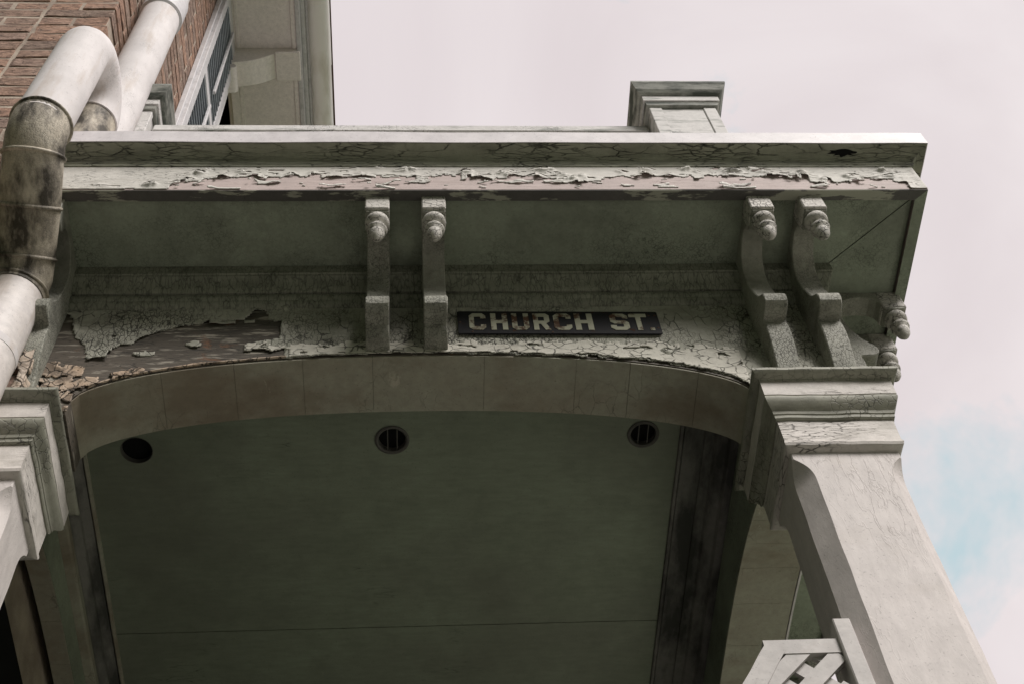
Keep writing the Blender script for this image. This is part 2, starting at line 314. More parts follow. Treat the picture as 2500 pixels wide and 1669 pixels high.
def film(name, mat, parent, fn, nrm, us, vs, mask, lift=.003, curl=.008, jit=.35, thick=.0022, seed=0):
    """flaking paint skin: a grid over fn(u,v) kept where mask() holds, its broken edges curling away from the base"""
    nu, nv = len(us) - 1, len(vs) - 1
    K = np.zeros((nu + 2, nv + 2), bool)
    for i in range(nu):
        for j in range(nv): K[i + 1, j + 1] = mask((us[i] + us[i + 1]) / 2, (vs[j] + vs[j + 1]) / 2)
    d = K.astype(float); cur = K.copy(); pad = K.copy(); pad[0, :] = pad[1, :]; pad[-1, :] = pad[-2, :]; pad[:, 0] = pad[:, 1]; pad[:, -1] = pad[:, -2]
    cur = pad.copy(); dist = cur.astype(int)
    for _ in range(5):
        e = cur.copy(); e[1:-1, 1:-1] = cur[1:-1, 1:-1] & cur[:-2, 1:-1] & cur[2:, 1:-1] & cur[1:-1, :-2] & cur[1:-1, 2:]
        cur = e; dist += cur
    bm = bmesh.new(); top = {}; bot = {}
    N = Vector(nrm)
    def vert(i, j):
        if (i, j) in top: return top[i, j]
        du = (us[1] - us[0]) * jit; dv = (vs[1] - vs[0]) * jit
        u = us[i] + (noise.noise(Vector((us[i] * 91 + seed, vs[j] * 87, 1))) * du if 0 < i < nu else 0)
        v = vs[j] + (noise.noise(Vector((us[i] * 83 + seed, vs[j] * 95, 7))) * dv if 0 < j < nv else 0)
        p = Vector(fn(u, v)); near = min(dist[i, j], dist[i + 1, j], dist[i, j + 1], dist[i + 1, j + 1])
        w = max(0., 1 - near / 4.) ** 1.5 * max(0., .25 + 1.5 * noise.noise(Vector((u * 17 + seed, v * 17, 3))))
        h = lift + curl * w
        top[i, j] = bm.verts.new(p + N * h); bot[i, j] = bm.verts.new(p + N * max(.0004, h - thick))
        return top[i, j]
    for i in range(nu):
        for j in range(nv):
            if not K[i + 1, j + 1]: continue
            q = [vert(a, b_) for a, b_ in ((i, j), (i + 1, j), (i + 1, j + 1), (i, j + 1))]
            bm.faces.new(q)
            for (di, dj), e in zip(((0, -1), (1, 0), (0, 1), (-1, 0)), (((i, j), (i + 1, j)), ((i + 1, j), (i + 1, j + 1)), ((i + 1, j + 1), (i, j + 1)), ((i, j + 1), (i, j)))):
                if not K[i + 1 + di, j + 1 + dj]:
                    bm.faces.new((top[e[0]], bot[e[0]], bot[e[1]], top[e[1]]))
    for k in list(bot.values()):
        if not k.link_faces: bm.verts.remove(k)
    o = obj(name, bm, mat, parent, smooth=R(18), recalc=False)
    return o
def frange(a, b_, st): n = max(1, int(round((b_ - a) / st))); return [a + (b_ - a) * k / n for k in range(n + 1)]

# ------------------------------------------------------------------ ground
bm = bmesh.new(); rad = [0.] + [1.6 * 1.25 ** k for k in range(27)]; nth = 48; prev = None
for r_ in rad:
    ring = []
    for k in range(nth):
        a = 2 * math.pi * k / nth; x, y = r_ * math.cos(a), r_ * math.sin(a)
        q = min(1., max(0., (r_ - 13) / 14)); h = (21 + 13 * max(0., math.cos(a - R(222))) - 14 * max(0., math.cos(a))) * q * q * (3 - 2 * q) * (1 + .18 * noise.noise(Vector((x * .03, y * .03, 2))))
        ring.append(bm.verts.new((x, y, h)))
    if prev and r_ > 0:
        for k in range(nth): bm.faces.new((prev[k - 1], prev[k], ring[k], ring[k - 1]))
    prev = ring
bmesh.ops.remove_doubles(bm, verts=bm.verts, dist=1e-4)
tag(obj('ground_with_sky_blocker', bm, 'lawn', smooth=R(60)), kind='structure')  # ground sheet with an unseen hill rim added to block low sky light
bm = bmesh.new(); bm.faces.new([bm.verts.new(p) for p in ((-9, -9, .004), (9, -9, .004), (9, 1.6, .004), (-9, 1.6, .004))])
tag(obj('pavement', bm, 'paving'), kind='structure')

bm = bmesh.new(); bm.faces.new([bm.verts.new(p) for p in ((3.3, -5, .008), (12.5, -5, .008), (12.5, 12, .008), (3.3, 12, .008))])
tag(obj('bounce_slab', bm, 'bounce_pale'), kind='structure')  # unseen pale slab added to bounce light up to the eave and soffits

# ------------------------------------------------------------------ porch
porch = empty('porch', (0, 2.2, 0), 'white wooden porch with peeling painted arch, bracketed cornice and square columns', 'porch')
box('floor', 'paving', porch, -1.45, 1.55, 1.9, YB, 0, .32, .01)
# --- cornice
P_CORONA = [(.318, 5.552), (.318, 5.536), (.35, 5.535), (.351, 5.698), (.318, 5.70)]
bmc = run(P_CORONA)
corona = obj('corona_board', bmc, 'fascia_primer', porch)
# underside strip of the corona, a shade proud
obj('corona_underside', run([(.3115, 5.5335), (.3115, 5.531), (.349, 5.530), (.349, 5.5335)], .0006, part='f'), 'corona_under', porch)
obj('corona_underside', run([(.3115, 5.5335), (.3115, 5.531), (.349, 5.530), (.349, 5.5335)], .0006, part='s'), 'soffit', porch)
pc = [(.345, 5.702), (.356, 5.703), (.357, 5.713)]
for k in range(9):
    a = math.pi / 2 * k / 8
    pc.append((.36 + .052 * (1 - math.cos(a)), 5.716 + .046 * math.sin(a)))
pc += [(.413, 5.775), (.345, 5.775)]
cove = obj('crown_cove', run(pc, .0022), 'cove', porch, smooth=R(35))
obj('drip_edge', run([(.30, 5.777), (.408, 5.776), (.413, 5.764), (.4155, 5.764), (.417, 5.846), (.414, 5.850), (.30, 5.853)], .0028), 'drip', porch)
# rot hole in the cove near the right-hand corner
rh = bmesh.new()
ring = []
for k in range(22):
    a = 2 * math.pi * k / 22; q = 1 + .9 * noise.noise(Vector((math.cos(a) * 3, math.sin(a) * 3, 4)))
    u = 1.49 + .048 * q * math.cos(a); t = .60 + .15 * q * math.sin(a)
    aa = math.pi / 2 * t; ring.append(rh.verts.new((u, FY - (.36 + .052 * (1 - math.cos(aa))) - .0028, 5.716 + .046 * math.sin(aa) - .0012)))
rh.faces.new(ring); obj('rot_hole', rh, 'dark', porch)
# flaking white paint over the pink primer of the corona
us = frange(XH, FX + .349, .0045); vs = frange(5.537, 5.699, .0045)
def mask_fascia(u, v):
    t = (v - 5.537) / .162
    V_ = Vector
    rg = max(.15, .55 + 1.3 * noise.noise(V_((u * 3.3, 0, 44))))
    bnd = .47 + .34 * noise.noise(V_((u * 1.7, 0, 5))) + .34 * noise.noise(V_((u * 4.7, 0, 2))) + rg * (.16 * noise.cell(V_((u * 23 + .3, 0, 1))) + .13 * noise.cell(V_((u * 61, 0, 3))) + .14 * noise.noise(V_((u * 31, 0, 8))))
    if u < -.72: bnd -= (-.72 - u) * 3.0
    if u > 1.0: bnd += .08
    if u > 1.66: bnd = -.2
    lac = noise.noise(V_((u * 13, v * 85, 3))) + .6 * noise.noise(V_((u * 34, v * 150, 6)))
    if t > bnd: return not (lac > .42 and t < bnd + .42)
    iso = noise.noise(V_((u * 10, v * 40, 11))) + .3 * noise.noise(V_((u * 40, v * 90, 1)))
    if t < .06: return noise.noise(V_((u * 6, 0, 21))) > .16
    return iso > .33
film('paint_layer', 'fascia_paint', porch, lambda u, v: (u, FY - .351, v), (0, -1, 0), us, vs, mask_fascia, .002, .011, .42, .002, 3)
# --- soffit boards, mitred at the corner
def soffit(name, pts, z=5.552, t=.02):
    bm = bmesh.new(); A = [bm.verts.new((*p, z)) for p in pts]; B = [bm.verts.new((*p, z + t)) for p in pts]
    bm.faces.new(A); bm.faces.new(B)
    for i in range(len(A)): bm.faces.new((A[i - 1], A[i], B[i], B[i - 1]))
    return obj(name, bm, 'soffit', porch)
g = .003
soffit('soffit_board', [(XH, FY - .310), (FX + .310 - g, FY - .310), (FX - .02 - g, FY + .02), (XH, FY + .02)])
soffit('soffit_board', [(FX + .310, FY - .310 + g), (FX + .310, YB), (FX - .02, YB), (FX - .02, FY + .02 + g)])
box('roof_deck', 'roof', porch, -1.295, FX + .305, FY - .305, YB, 5.60, 5.851)
# --- bed moulding under the soffit
obj('bed_mould', run([(-.02, 5.55), (-.02, 5.44), (.030, 5.437), (.036, 5.445), (.040, 5.462), (.048, 5.480), (.060, 5.492), (.062, 5.500), (.066, 5.503), (.066, 5.5505)], .0015, XL), 'bed', porch, smooth=R(30))
obj('bead_mould', run([(-.02, 5.4345), (-.02, 5.375), (.006, 5.376), (.014, 5.381), (.020, 5.390), (.021, 5.402), (.026, 5.408), (.028, 5.418), (.026, 5.430), (.022, 5.4345)], .0015, XL), 'bed', porch, smooth=R(30))
# --- frieze with the arch cut out of it
AC, AH, AZ, AR = .03, 1.0, 4.86, .24
def arch(x):
    q = abs((x - AC) / AH)
    return AZ + AR * math.sqrt(max(0., 1 - q ** 2.2))
def zlow(x):
    if x <= AC - AH + .004: return 4.803
    if x >= AC + AH - .004: return 4.862
    return arch(x)
YK = 2.402
bm = bmesh.new(); xs = sorted(set(frange(-1.085, FX, .02) + [AC - AH + .002, AC + AH - .002, AC - AH + .008, AC + AH - .008]))
rows = []
for x in xs:
    zb = zlow(x)
    rows.append([bm.verts.new(p) for p in ((x, FY, zb), (x, FY, 5.552), (x, YK, 5.552), (x, YK, zb))])
for A, B in zip(rows, rows[1:]):
    for i in range(4): bm.faces.new((A[i - 1], A[i], B[i], B[i - 1]))
bm.faces.new(rows[0]); bm.faces.new(rows[-1])
frieze = obj('frieze_board', bm, 'frieze_bare', porch)
bnd = [(-1.09, 5.36), (-1.05, 5.33), (-1.025, 5.215), (-.985, 5.17), (-.965, 5.09), (-.91, 5.10), (-.895, 5.15), (-.83, 5.195), (-.78, 5.245), (-.67, 5.29), (-.52, 5.315), (-.485, 5.37), (-.455, 5.37), (-.44, 5.31), (-.40, 5.30), (-.395, 5.25), (-.41, 5.19), (-.38, 5.14), (-.35, 4.7), (1.4, 4.7)]
def bz(x):
    for (xa, za), (xb, zb) in zip(bnd, bnd[1:]):
        if xa <= x <= xb: return za + (zb - za) * (x - xa) / max(1e-6, xb - xa)
    return 4.7
def mask_frieze(u, v):
    if v < zlow(u) + .002: return False
    k = bz(u) + .018 * noise.noise(Vector((u * 19, v * 9, 1))) + .010 * noise.noise(Vector((u * 60, v * 40, 5)))
    if u < -.35:
        if v > k: return noise.noise(Vector((u * 21, v * 30, 2))) < .56
        if -.50 < u < -.36 and 5.135 + .02 * noise.noise(Vector((u * 30, 0, 0))) < v < 5.20 - (-.36 - u) * .25: return True
        if -.62 < u < -.545 and 5.315 - .032 < v < 5.30: return True
        for cx, cz, a, b_ in ((-.655, 5.165, .024, .017), (-.80, 5.115, .034, .012), (-.50, 5.30, .016, .009)):
            if ((u - cx) / a) ** 2 + ((v - cz) / b_) ** 2 < 1 + .8 * noise.noise(Vector((u * 40, v * 40, 3))): return True
        return False
    low = arch(u) if abs(u - AC) < AH else 4.862
    if u > .55 and v < low + .012 + .016 * noise.noise(Vector((u * 14, 0, 9))) + .008 * noise.noise(Vector((u * 41, 0, 4))): return False
    return noise.noise(Vector((u * 24, v * 36, 14))) < .66
def mask_cream(u, v):
    lo = zlow(u) + .004 + (.010 + .018 * noise.noise(Vector((u * 13, 0, 9))) + .008 * noise.noise(Vector((u * 41, 0, 4))) if u > .5 else 0)
    hi = 5.155 + .030 * noise.noise(Vector((u * 5, 0, 31))) + .022 * noise.noise(Vector((u * 19, v * 12, 33))) + .012 * noise.cell(Vector((u * 47, 0, 1)))
    if u > .7: hi -= (u - .7) * .16
    if u < -.36: hi = min(hi, 5.20 - (-.36 - u) * .30); lo = max(lo, 5.128 + .014 * noise.noise(Vector((u * 30, 0, 0))))
    return lo < v < hi and noise.noise(Vector((u * 17, v * 40, 40))) < .45
film('paint_layer', 'cream', porch, lambda u, v: (u, FY - .004, v), (0, -1, 0), frange(-.50, 1.03, .0055), frange(4.86, 5.24, .0055), mask_cream, .0022, .0035, .45, .0018, 23)
film('paint_layer', 'frieze', porch, lambda u, v: (u, FY, v), (0, -1, 0), frange(-1.083, FX - .001, .0066), frange(4.82, 5.40, .0066), mask_frieze, .003, .009, .45, .0026, 11)
obj('paint_edge_strip', loft([[(x, FY - .0015, arch(x) + .001), (x, FY - .006 - .003 * noise.noise(Vector((x * 9, 0, 0))), arch(x) + .004), (x, FY - .0015, arch(x) + .017 + .008 * noise.noise(Vector((x * 15, 3, 0))))] for x in frange(-.93, -.37, .02)]), 'plaster', porch)
# arch soffit, one plank after another
cuts = [-.97, -.735, -.525, -.321, -.109, .235, .518, .682, .883, 1.026]
for a, b_ in zip(cuts, cuts[1:]):
    g = .0005; sec = []
    dz = random.uniform(-.0012, .0012); ends = frange(a + g, b_ - g, .02)
    for x in ends:
        z = arch(x)
        sec.append([(x, FY + .003, z - .001), (x, FY + .003, z - .0065 + dz), (x, YK + .004, z - .0065 + dz * .3), (x, YK + .004, z - .001)])
    obj('arch_plank', loft(sec), 'arch', porch)
# --- brackets
def fin_prof(zt): return [(.004, zt + .012), (.030, zt + .010), (.037, zt + .002), (.039, zt - .008), (.037, zt - .019), (.030, zt - .026), (.024, zt - .030), (.021, zt - .037), (.022, zt - .043), (.029, zt - .048), (.0325, zt - .056), (.030, zt - .064), (.0225, zt - .069), (.0235, zt - .074), (.0245, zt - .082), (.0215, zt - .097), (.0135, zt - .111), (.006, zt - .119), (.001, zt - .122)]
def brk(short):
    p = [(1.880, 5.551), (1.878, 5.452), (1.883, 5.442), (1.900, 5.438), (1.944, 5.438), (1.953, 5.444), (1.957, 5.470), (1.965, 5.495), (1.985, 5.512)]
    p += [(2.020, 5.518), (2.050, 5.511), (2.078, 5.496), (2.100, 5.470), (2.113, 5.436), (2.117, 5.395), (2.114, 5.345), (2.103, 5.290), (2.088, 5.248), (2.073, 5.226)]
    p += [(2.060, 5.214), (2.053, 5.200), (2.052, 5.184), (2.057, 5.168), (2.069, 5.156), (2.084, 5.150), (2.118, 5.149)]
    if short: p += [(2.124, 5.146), (2.134, 5.130), (2.150, 5.119), (2.199, 5.116)]
    else: p += [(2.122, 5.144), (2.119, 5.120), (2.121, 5.085), (2.129, 5.045), (2.142, 5.00), (2.157, 4.955), (2.170, 4.91), (2.178, 4.864), (2.199, 4.864)]
    return p + [(2.199, 5.551)]
def bracket(w, short, name='bracket'):
    """bracket standing off the frieze at x = -w/2 .. w/2; profile in the yz plane"""
    bm = prism(brk(short), 'x', -w / 2, w / 2, .003)
    for v in bm.verts: v.co = wob(v.co, .0012, 20)
    return bm
meB = {}
for short in (True, False):
    bm = bracket(.073, short); bmesh.ops.recalc_face_normals(bm, faces=bm.faces)
    for f in bm.faces: f.smooth = True
    for e in bm.edges:
        if len(e.link_faces) == 2 and e.calc_face_angle(0) > R(28): e.smooth = False
    me = bpy.data.meshes.new('bracket'); bm.to_mesh(me); bm.free(); me.materials.append(M['bracket']); meB[short] = me
bm = lathe(fin_prof(5.430), 0, 1.914); bmesh.ops.recalc_face_normals(bm, faces=bm.faces)
for f in bm.faces: f.smooth = True
meF = bpy.data.meshes.new('drop_finial'); bm.to_mesh(meF); bm.free(); meF.materials.append(M['finial'])
bm = cbox(bmesh.new(), -.0385, .0385, 1.873, 1.957, 5.449, 5.5505, .004); bmesh.ops.recalc_face_normals(bm, faces=bm.faces)
meK = bpy.data.meshes.new('block'); bm.to_mesh(meK); bm.free(); meK.materials.append(M['finial'])
def place_bracket(x, short, sx=0, tilt=0, fin=True):
    o = link('bracket', meB[short], porch); f = None
    if sx:   # on the side of the porch, profile turned to run outward along +x
        mw = Matrix.Translation((FX + FY, x, 0)) @ Matrix.Rotation(R(90), 4, 'Z')
    else: mw = Matrix.Translation((x, 0, 0)) @ Matrix.Rotation(tilt, 4, 'Z')
    o.matrix_basis = mw
    for nm, me in (('drop_finial', meF), ('block', meK)) if fin else ():
        f = bpy.data.objects.new(nm, me); COL.objects.link(f); f.parent = o
    return o
for x in (-.093, .086): place_bracket(x, True)
for x in (1.148, 1.322): place_bracket(x, False)
for y in (2.288, 2.455): place_bracket(y, False, 1)
for y in (3.98, 4.14): place_bracket(y, True, 1)
place_bracket(-1.112, False, fin=False)
# --- side wall of the porch: beam with its own arch
def sarch(y):
    q = abs((y - 3.55) / 1.02); return 4.86 + .285 * math.sqrt(max(0., 1 - q ** 2.4))
def side_beam(xa, xb, nm):
    bm = bmesh.new(); rows = []
    for y in frange(2.414, YB, .04):
        zb = sarch(y) if abs(y - 3.55) < 1.02 else 4.862
        rows.append([bm.verts.new(p) for p in ((xa, y, zb), (xa, y, 5.552), (xb, y, 5.552), (xb, y, zb))])
    for A, B in zip(rows, rows[1:]):
        for i in range(4): bm.faces.new((A[i - 1], A[i], B[i], B[i - 1]))
    bm.faces.new(rows[0]); bm.faces.new(rows[-1])
    obj(nm, bm, 'soffit', porch)
    ys = [2.54, 2.70, 2.86, 2.985, 3.11, 3.29, 3.50, 3.72, 3.94, 4.2, 4.5]
    for a, b_ in zip(ys, ys[1:]):
        sec = []
        for y in frange(a + .0006, b_ - .0006, .03):
            z = sarch(y); sec.append([(xa + .002, y, z - .001), (xa + .002, y, z - .007), (xb - .002, y, z - .007), (xb - .002, y, z - .001)])
        obj('arch_plank', loft(sec), 'arch', porch)
side_beam(1.15, FX, 'side_beam'); side_beam(-1.272, -1.20, 'side_beam')
# bright bead on the outer rim of the side arch
obj('arch_bead', loft([[(FX + .001, y, sarch(y) - .009), (FX + .009, y, sarch(y) - .008), (FX + .009, y, sarch(y) + .012), (FX + .001, y, sarch(y) + .012)] for y in frange(2.62, 4.4, .04)]), 'drip', porch)
# --- ceiling with round vent holes
ZC = 5.42
def ceiling(y0, y1, holes):
    bm = bmesh.new(); E_ = []
    loops = [[(-1.12, y0), (.97, y0), (.97, y1), (-1.12, y1)]] + [[(x + r * math.cos(2 * math.pi * k / 28), y + r * math.sin(2 * math.pi * k / 28)) for k in range(28)] for x, y, r in holes]
    for L in loops:
        vs_ = [bm.verts.new((*p, ZC)) for p in L]
        E_ += [bm.edges.new((vs_[i - 1], vs_[i])) for i in range(len(vs_))]
    bmesh.ops.triangle_fill(bm, edges=E_, use_beauty=True)
    ret = bmesh.ops.extrude_face_region(bm, geom=list(bm.faces))
    bmesh.ops.translate(bm, verts=[v for v in ret['geom'] if isinstance(v, bmesh.types.BMVert)], vec=(0, 0, .02))
    return obj('ceiling_panel', bm, 'ceiling', porch)
vents = [(-.935, 2.778, .055, False), (-.058, 2.750, .050, True), (.825, 2.742, .047, True)]
ceiling(2.413, 3.628, [v[:3] for v in vents]); ceiling(3.632, YB, [])
box('ceiling_backing', 'dark', porch, -1.14, 1.0, 2.413, YB, ZC + .022, ZC + .028)
for x, y, r, gr in vents:
    n = 28
    ringp = [(r + .010, ZC - .001), (r + .010, ZC - .004), (r + .004, ZC - .006), (r - .002, ZC - .003), (r - .003, ZC + .019)] if gr else [(r + .0005, ZC - .0005), (r + .0005, ZC - .001), (r - .002, ZC - .001), (r - .003, ZC + .019)]
    bm = bmesh.new(); rings = [[bm.verts.new((x + q * math.cos(2 * math.pi * k / n), y + q * math.sin(2 * math.pi * k / n), z)) for k in range(n)] for q, z in ringp]
    for A, B in zip(rings, rings[1:]):
        for i in range(n): bm.faces.new((A[i - 1], A[i], B[i], B[i - 1]))
    ve = obj('vent', bm, 'vent', porch, smooth=R(40))
    if gr:
        for dx in (-.016, .017):
            h = math.sqrt(r * r - dx * dx) - .001
            box('grille_bar', 'vent', ve, x + dx - .0018, x + dx + .0018, y - h, y + h, ZC + .002, ZC + .006, .0006)
# ceiling trim and sooty cornice along both sides
def ytrim(prof, mat, nm, sm=None):
    return obj(nm, loft([[wob((x, y, z), .001) for x, z in prof] for y in frange(2.413, YB, .08)]), mat, porch, smooth=sm)
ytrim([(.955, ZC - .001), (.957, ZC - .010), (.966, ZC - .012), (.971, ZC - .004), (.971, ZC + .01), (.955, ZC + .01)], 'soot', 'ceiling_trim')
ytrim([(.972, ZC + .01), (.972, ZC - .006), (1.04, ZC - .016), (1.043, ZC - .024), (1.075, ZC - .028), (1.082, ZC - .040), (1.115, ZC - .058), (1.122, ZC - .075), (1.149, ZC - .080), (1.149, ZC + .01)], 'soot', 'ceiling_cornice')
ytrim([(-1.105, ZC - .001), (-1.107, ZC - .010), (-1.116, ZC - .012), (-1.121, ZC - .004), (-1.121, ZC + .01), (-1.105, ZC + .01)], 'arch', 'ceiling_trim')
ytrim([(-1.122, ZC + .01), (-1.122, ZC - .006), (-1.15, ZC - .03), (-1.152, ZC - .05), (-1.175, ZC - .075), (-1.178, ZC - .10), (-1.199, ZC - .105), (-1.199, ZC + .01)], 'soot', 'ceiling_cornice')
ytrim([(-1.1995, ZC - .108), (-1.168, ZC - .112), (-1.165, ZC - .150), (-1.172, ZC - .155), (-1.1995, ZC - .16)], 'arch', 'wall_rail')
# --- columns
def column(cx, cy, ztop, lean, kx=.68):
    H = .155
    def SX(p): return (p[0] + lean * (p[2] - 4.5), p[1], p[2])
    c = .047
    def sect(z, ch, h=H):
        q = []
        for sx, sy in ((1, -1), (1, 1), (-1, 1), (-1, -1)):
            hy = h if sy < 0 else .088
            a = (cx + sx * h, cy + sy * (hy - ch)); b_ = (cx + sx * (h - ch), cy + sy * hy)
            # corner order follows the outline
            q += [b_, a] if (sx, sy) in ((1, -1), (-1, 1)) else [a, b_]
        return [wob(SX((x, y, z)), .0022, 9) for x, y in q]
    zt = ztop - .285
    S = []
    for z in frange(.32, zt - .14, .04): S.append((z, c))
    for k in range(1, 9): S.append((zt - .14 + .095 * k / 8, .004 + (c - .004) * (1 - (k / 8) ** 2.6)))
    S.append((zt - .03, .003)); S.append((zt + .02, .003))
    sh = obj('column', loft([sect(z, ch) for z, ch in S]), 'column', porch, smooth=R(20))
    def rings(nm, prof, mat):
        secs = []; N_ = 9
        for p, z in prof:
            hx = H + p * kx; hy = H + p; L = []
            for (ax, ay), (bx_, by_) in zip(((-1, -1), (1, -1), (1, 1), (-1, 1)), ((1, -1), (1, 1), (-1, 1), (-1, -1))):
                for k in range(N_):
                    t = k / N_; x = cx + hx * (ax + (bx_ - ax) * t); yy = ay + (by_ - ay) * t; y = cy + (hy * yy if yy < 0 else (.108 + p) * yy)
                    L.append(wob(SX((x, y, z + ztop)), .0030 if k else .0016, 16))
            secs.append(L)
        return obj(nm, loft(secs), mat, sh, smooth=R(32))
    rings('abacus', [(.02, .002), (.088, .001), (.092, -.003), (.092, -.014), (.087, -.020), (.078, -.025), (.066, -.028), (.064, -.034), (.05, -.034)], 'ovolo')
    rings('fascia_band', [(.05, -.0345), (.061, -.035), (.061, -.101), (.056, -.104), (.05, -.104)], 'capital')
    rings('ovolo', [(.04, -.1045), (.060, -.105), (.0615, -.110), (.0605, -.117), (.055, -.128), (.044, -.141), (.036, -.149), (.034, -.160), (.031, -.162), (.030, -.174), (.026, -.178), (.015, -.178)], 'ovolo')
    rings('necking', [(.01, -.1785), (.021, -.179), (.019, -.270), (.022, -.276), (.024, -.284), (.021, -.293), (.012, -.299), (.002, -.302), (-.01, -.302)], 'capital')
    return sh
column(1.213, 2.352, 4.861, .034)
column(-1.19, 2.352, 4.802, -.006)
column(1.213, 4.70, 4.861, 0.)
# back wall of the porch, unlit
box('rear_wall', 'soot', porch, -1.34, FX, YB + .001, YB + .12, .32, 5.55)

# ------------------------------------------------------------------ street sign
sx0, sx1, sz0, sz1 = .158, .805, 5.190, 5.332
signo = empty('street_sign', (.48, FY - .011, sz0), 'black enamel street sign with cream block lettering CHURCH ST. on the porch frieze', 'street sign')
SR = -.022   # it hangs a little out of level
def SP(u, v):   # u, v in sign units 0..1 / metres up
    x = sx0 + (sx1 - sx0) * u; return x, sz0 + v + SR * (x - .48)
bm = bmesh.new(); rr = .006; W_, H_ = sx1 - sx0, .137
out = []
for cx_, cz_, a0 in ((rr, rr, 180), (W_ - rr, rr, 270), (W_ - rr, H_ - rr, 0), (rr, H_ - rr, 90)):
    for k in range(5):
        a = R(a0 + 90 * k / 4); out.append((cx_ + rr * math.cos(a), cz_ + rr * math.sin(a)))
secs = []
for y, ins in ((FY - .0105, 0), (FY - .0135, 0), (FY - .0145, .0012)):
    L = []
    for q, w_ in out:
        q2 = W_ / 2 + (q - W_ / 2) * (1 - ins * 2 / W_); w2 = H_ / 2 + (w_ - H_ / 2) * (1 - ins * 2 / H_)
        x, z = SP(q2 / W_, w2); L.append((x, y, z))
    secs.append(L)
obj('plate', loft(secs), 'sign', signo)
G = {  # outlines on a 10 x 14 cell grid, chamfered block capitals
 'C': [[(2.4, 0), (8, 0), (10, 2), (10, 4.3), (7, 4.3), (7, 2.8), (3.1, 2.8), (3.1, 11.2), (7, 11.2), (7, 9.7), (10, 9.7), (10, 12), (8, 14), (2.4, 14), (.2, 12), (.2, 2)]],
 'H': [[(.2, 0), (3.2, 0), (3.2, 5.7), (6.8, 5.7), (6.8, 0), (9.8, 0), (9.8, 14), (6.8, 14), (6.8, 8.4), (3.2, 8.4), (3.2, 14), (.2, 14)]],
 'U': [[(2.2, 0), (7.8, 0), (9.9, 2), (9.9, 14), (6.9, 14), (6.9, 2.8), (3.1, 2.8), (3.1, 14), (.1, 14), (.1, 2)]],
 'R': [[(.2, 0), (3.1, 0), (3.1, 5.2), (4.4, 5.2), (6.8, 0), (10, 0), (7.4, 5.6), (9.6, 7.2), (9.6, 12.2), (7.7, 14), (.2, 14), (.2, 9), (3.1, 9), (3.1, 11.3), (6.6, 11.3), (6.6, 7.7), (3.1, 7.7), (3.1, 8.98), (.2, 8.98)]],
 'S': [[(2.2, 0), (7.8, 0), (10, 2), (10, 6.3), (7.9, 8.2), (3.2, 8.2), (3.2, 11.3), (6.9, 11.3), (6.9, 10), (9.8, 10), (9.8, 12.1), (7.7, 14), (2.3, 14), (.2, 12.1), (.2, 7.3), (2.2, 5.5), (7, 5.5), (7, 2.7), (3.1, 2.7), (3.1, 4.1), (0, 4.1), (0, 2)]],
 'T': [[(3.5, 0), (6.5, 0), (6.5, 11.2), (10.2, 11.2), (10.2, 14), (-.2, 14), (-.2, 11.2), (3.5, 11.2)]],
 '.': [[(0, 0), (10, 0), (10, 10), (0, 10)]]}
lets = [('C', 893, 1000), ('H', 1030, 1140), ('U', 1165, 1275), ('R', 1300, 1410), ('C', 1430, 1545), ('H', 1565, 1685), ('S', 1792, 1912), ('T', 1922, 2030), ('.', 2040, 2068)]
for ch, a, b_ in lets:
    ua, ub = (a - 822) / 1288, (b_ - 822) / 1288
    hh = .100 if ch != '.' else .014
    gh = 14 if ch != '.' else 10
    bm = bmesh.new()
    pts = [SP(ua + (ub - ua) * p / 10, .020 + hh * q / gh) for p, q in G[ch][0]]
    A = [bm.verts.new((x, FY - .0163, z)) for x, z in pts]; B = [bm.verts.new((x, FY - .0147, z)) for x, z in pts]
    es = [bm.edges.new((A[i - 1], A[i])) for i in range(len(A))]
    bmesh.ops.triangle_fill(bm, edges=es, use_beauty=True)
    for i in range(len(A)): bm.faces.new((A[i - 1], A[i], B[i], B[i - 1]))
    obj('letter', bm, 'letter', signo)
for u, v in ((.012, .068), (.985, .035), (.985, .112), (.955, .11), (.07, .01), (.46, .008)):
    x, z = SP(u, v)
    bm = bmesh.new(); bmesh.ops.create_uvsphere(bm, u_segments=10, v_segments=6, radius=.0042)
    for v_ in bm.verts: v_.co = (x + v_.co.x, FY - .0145 + v_.co.y * .5, z + v_.co.z)
    obj('screw', bm, 'iron', signo, smooth=R(60))

# ------------------------------------------------------------------ balcony railing above the cornice
ral = empty('balcony_railing', (0, 2.3, 5.853), 'white balcony railing with capped square posts standing above the porch cornice', 'railing')
def newel(x0, x1, y0, y1, z0=5.852):
    zc = 7.085
    p = box('post', 'rail', ral, x0, x1, y0, y1, z0, zc, .004)
    box('corner_board', 'rail', p, x0 - .006, x0 + .05, y0 - .006, y0 + .02, z0, zc - .001, .003)
    box('corner_board', 'rail', p, x1 - .05, x1 + .006, y0 - .006, y0 + .02, z0, zc - .001, .003)
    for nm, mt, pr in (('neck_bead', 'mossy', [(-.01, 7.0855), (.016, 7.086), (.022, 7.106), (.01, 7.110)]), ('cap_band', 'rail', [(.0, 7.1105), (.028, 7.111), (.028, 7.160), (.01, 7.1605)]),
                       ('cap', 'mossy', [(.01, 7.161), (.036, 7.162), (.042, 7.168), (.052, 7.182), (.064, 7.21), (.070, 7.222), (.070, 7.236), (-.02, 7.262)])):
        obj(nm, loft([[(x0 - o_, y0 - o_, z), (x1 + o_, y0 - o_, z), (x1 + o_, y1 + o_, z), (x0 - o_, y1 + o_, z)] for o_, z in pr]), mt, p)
    return p
newel(1.068, 1.352, 2.19, 2.47)
newel(-1.295, -1.082, 2.215, 2.42)
newel(1.068, 1.352, 4.5, 4.78)
box('handrail', 'rail', ral, -1.076, 1.060, 2.262, 2.352, 7.000, 7.066, .008)
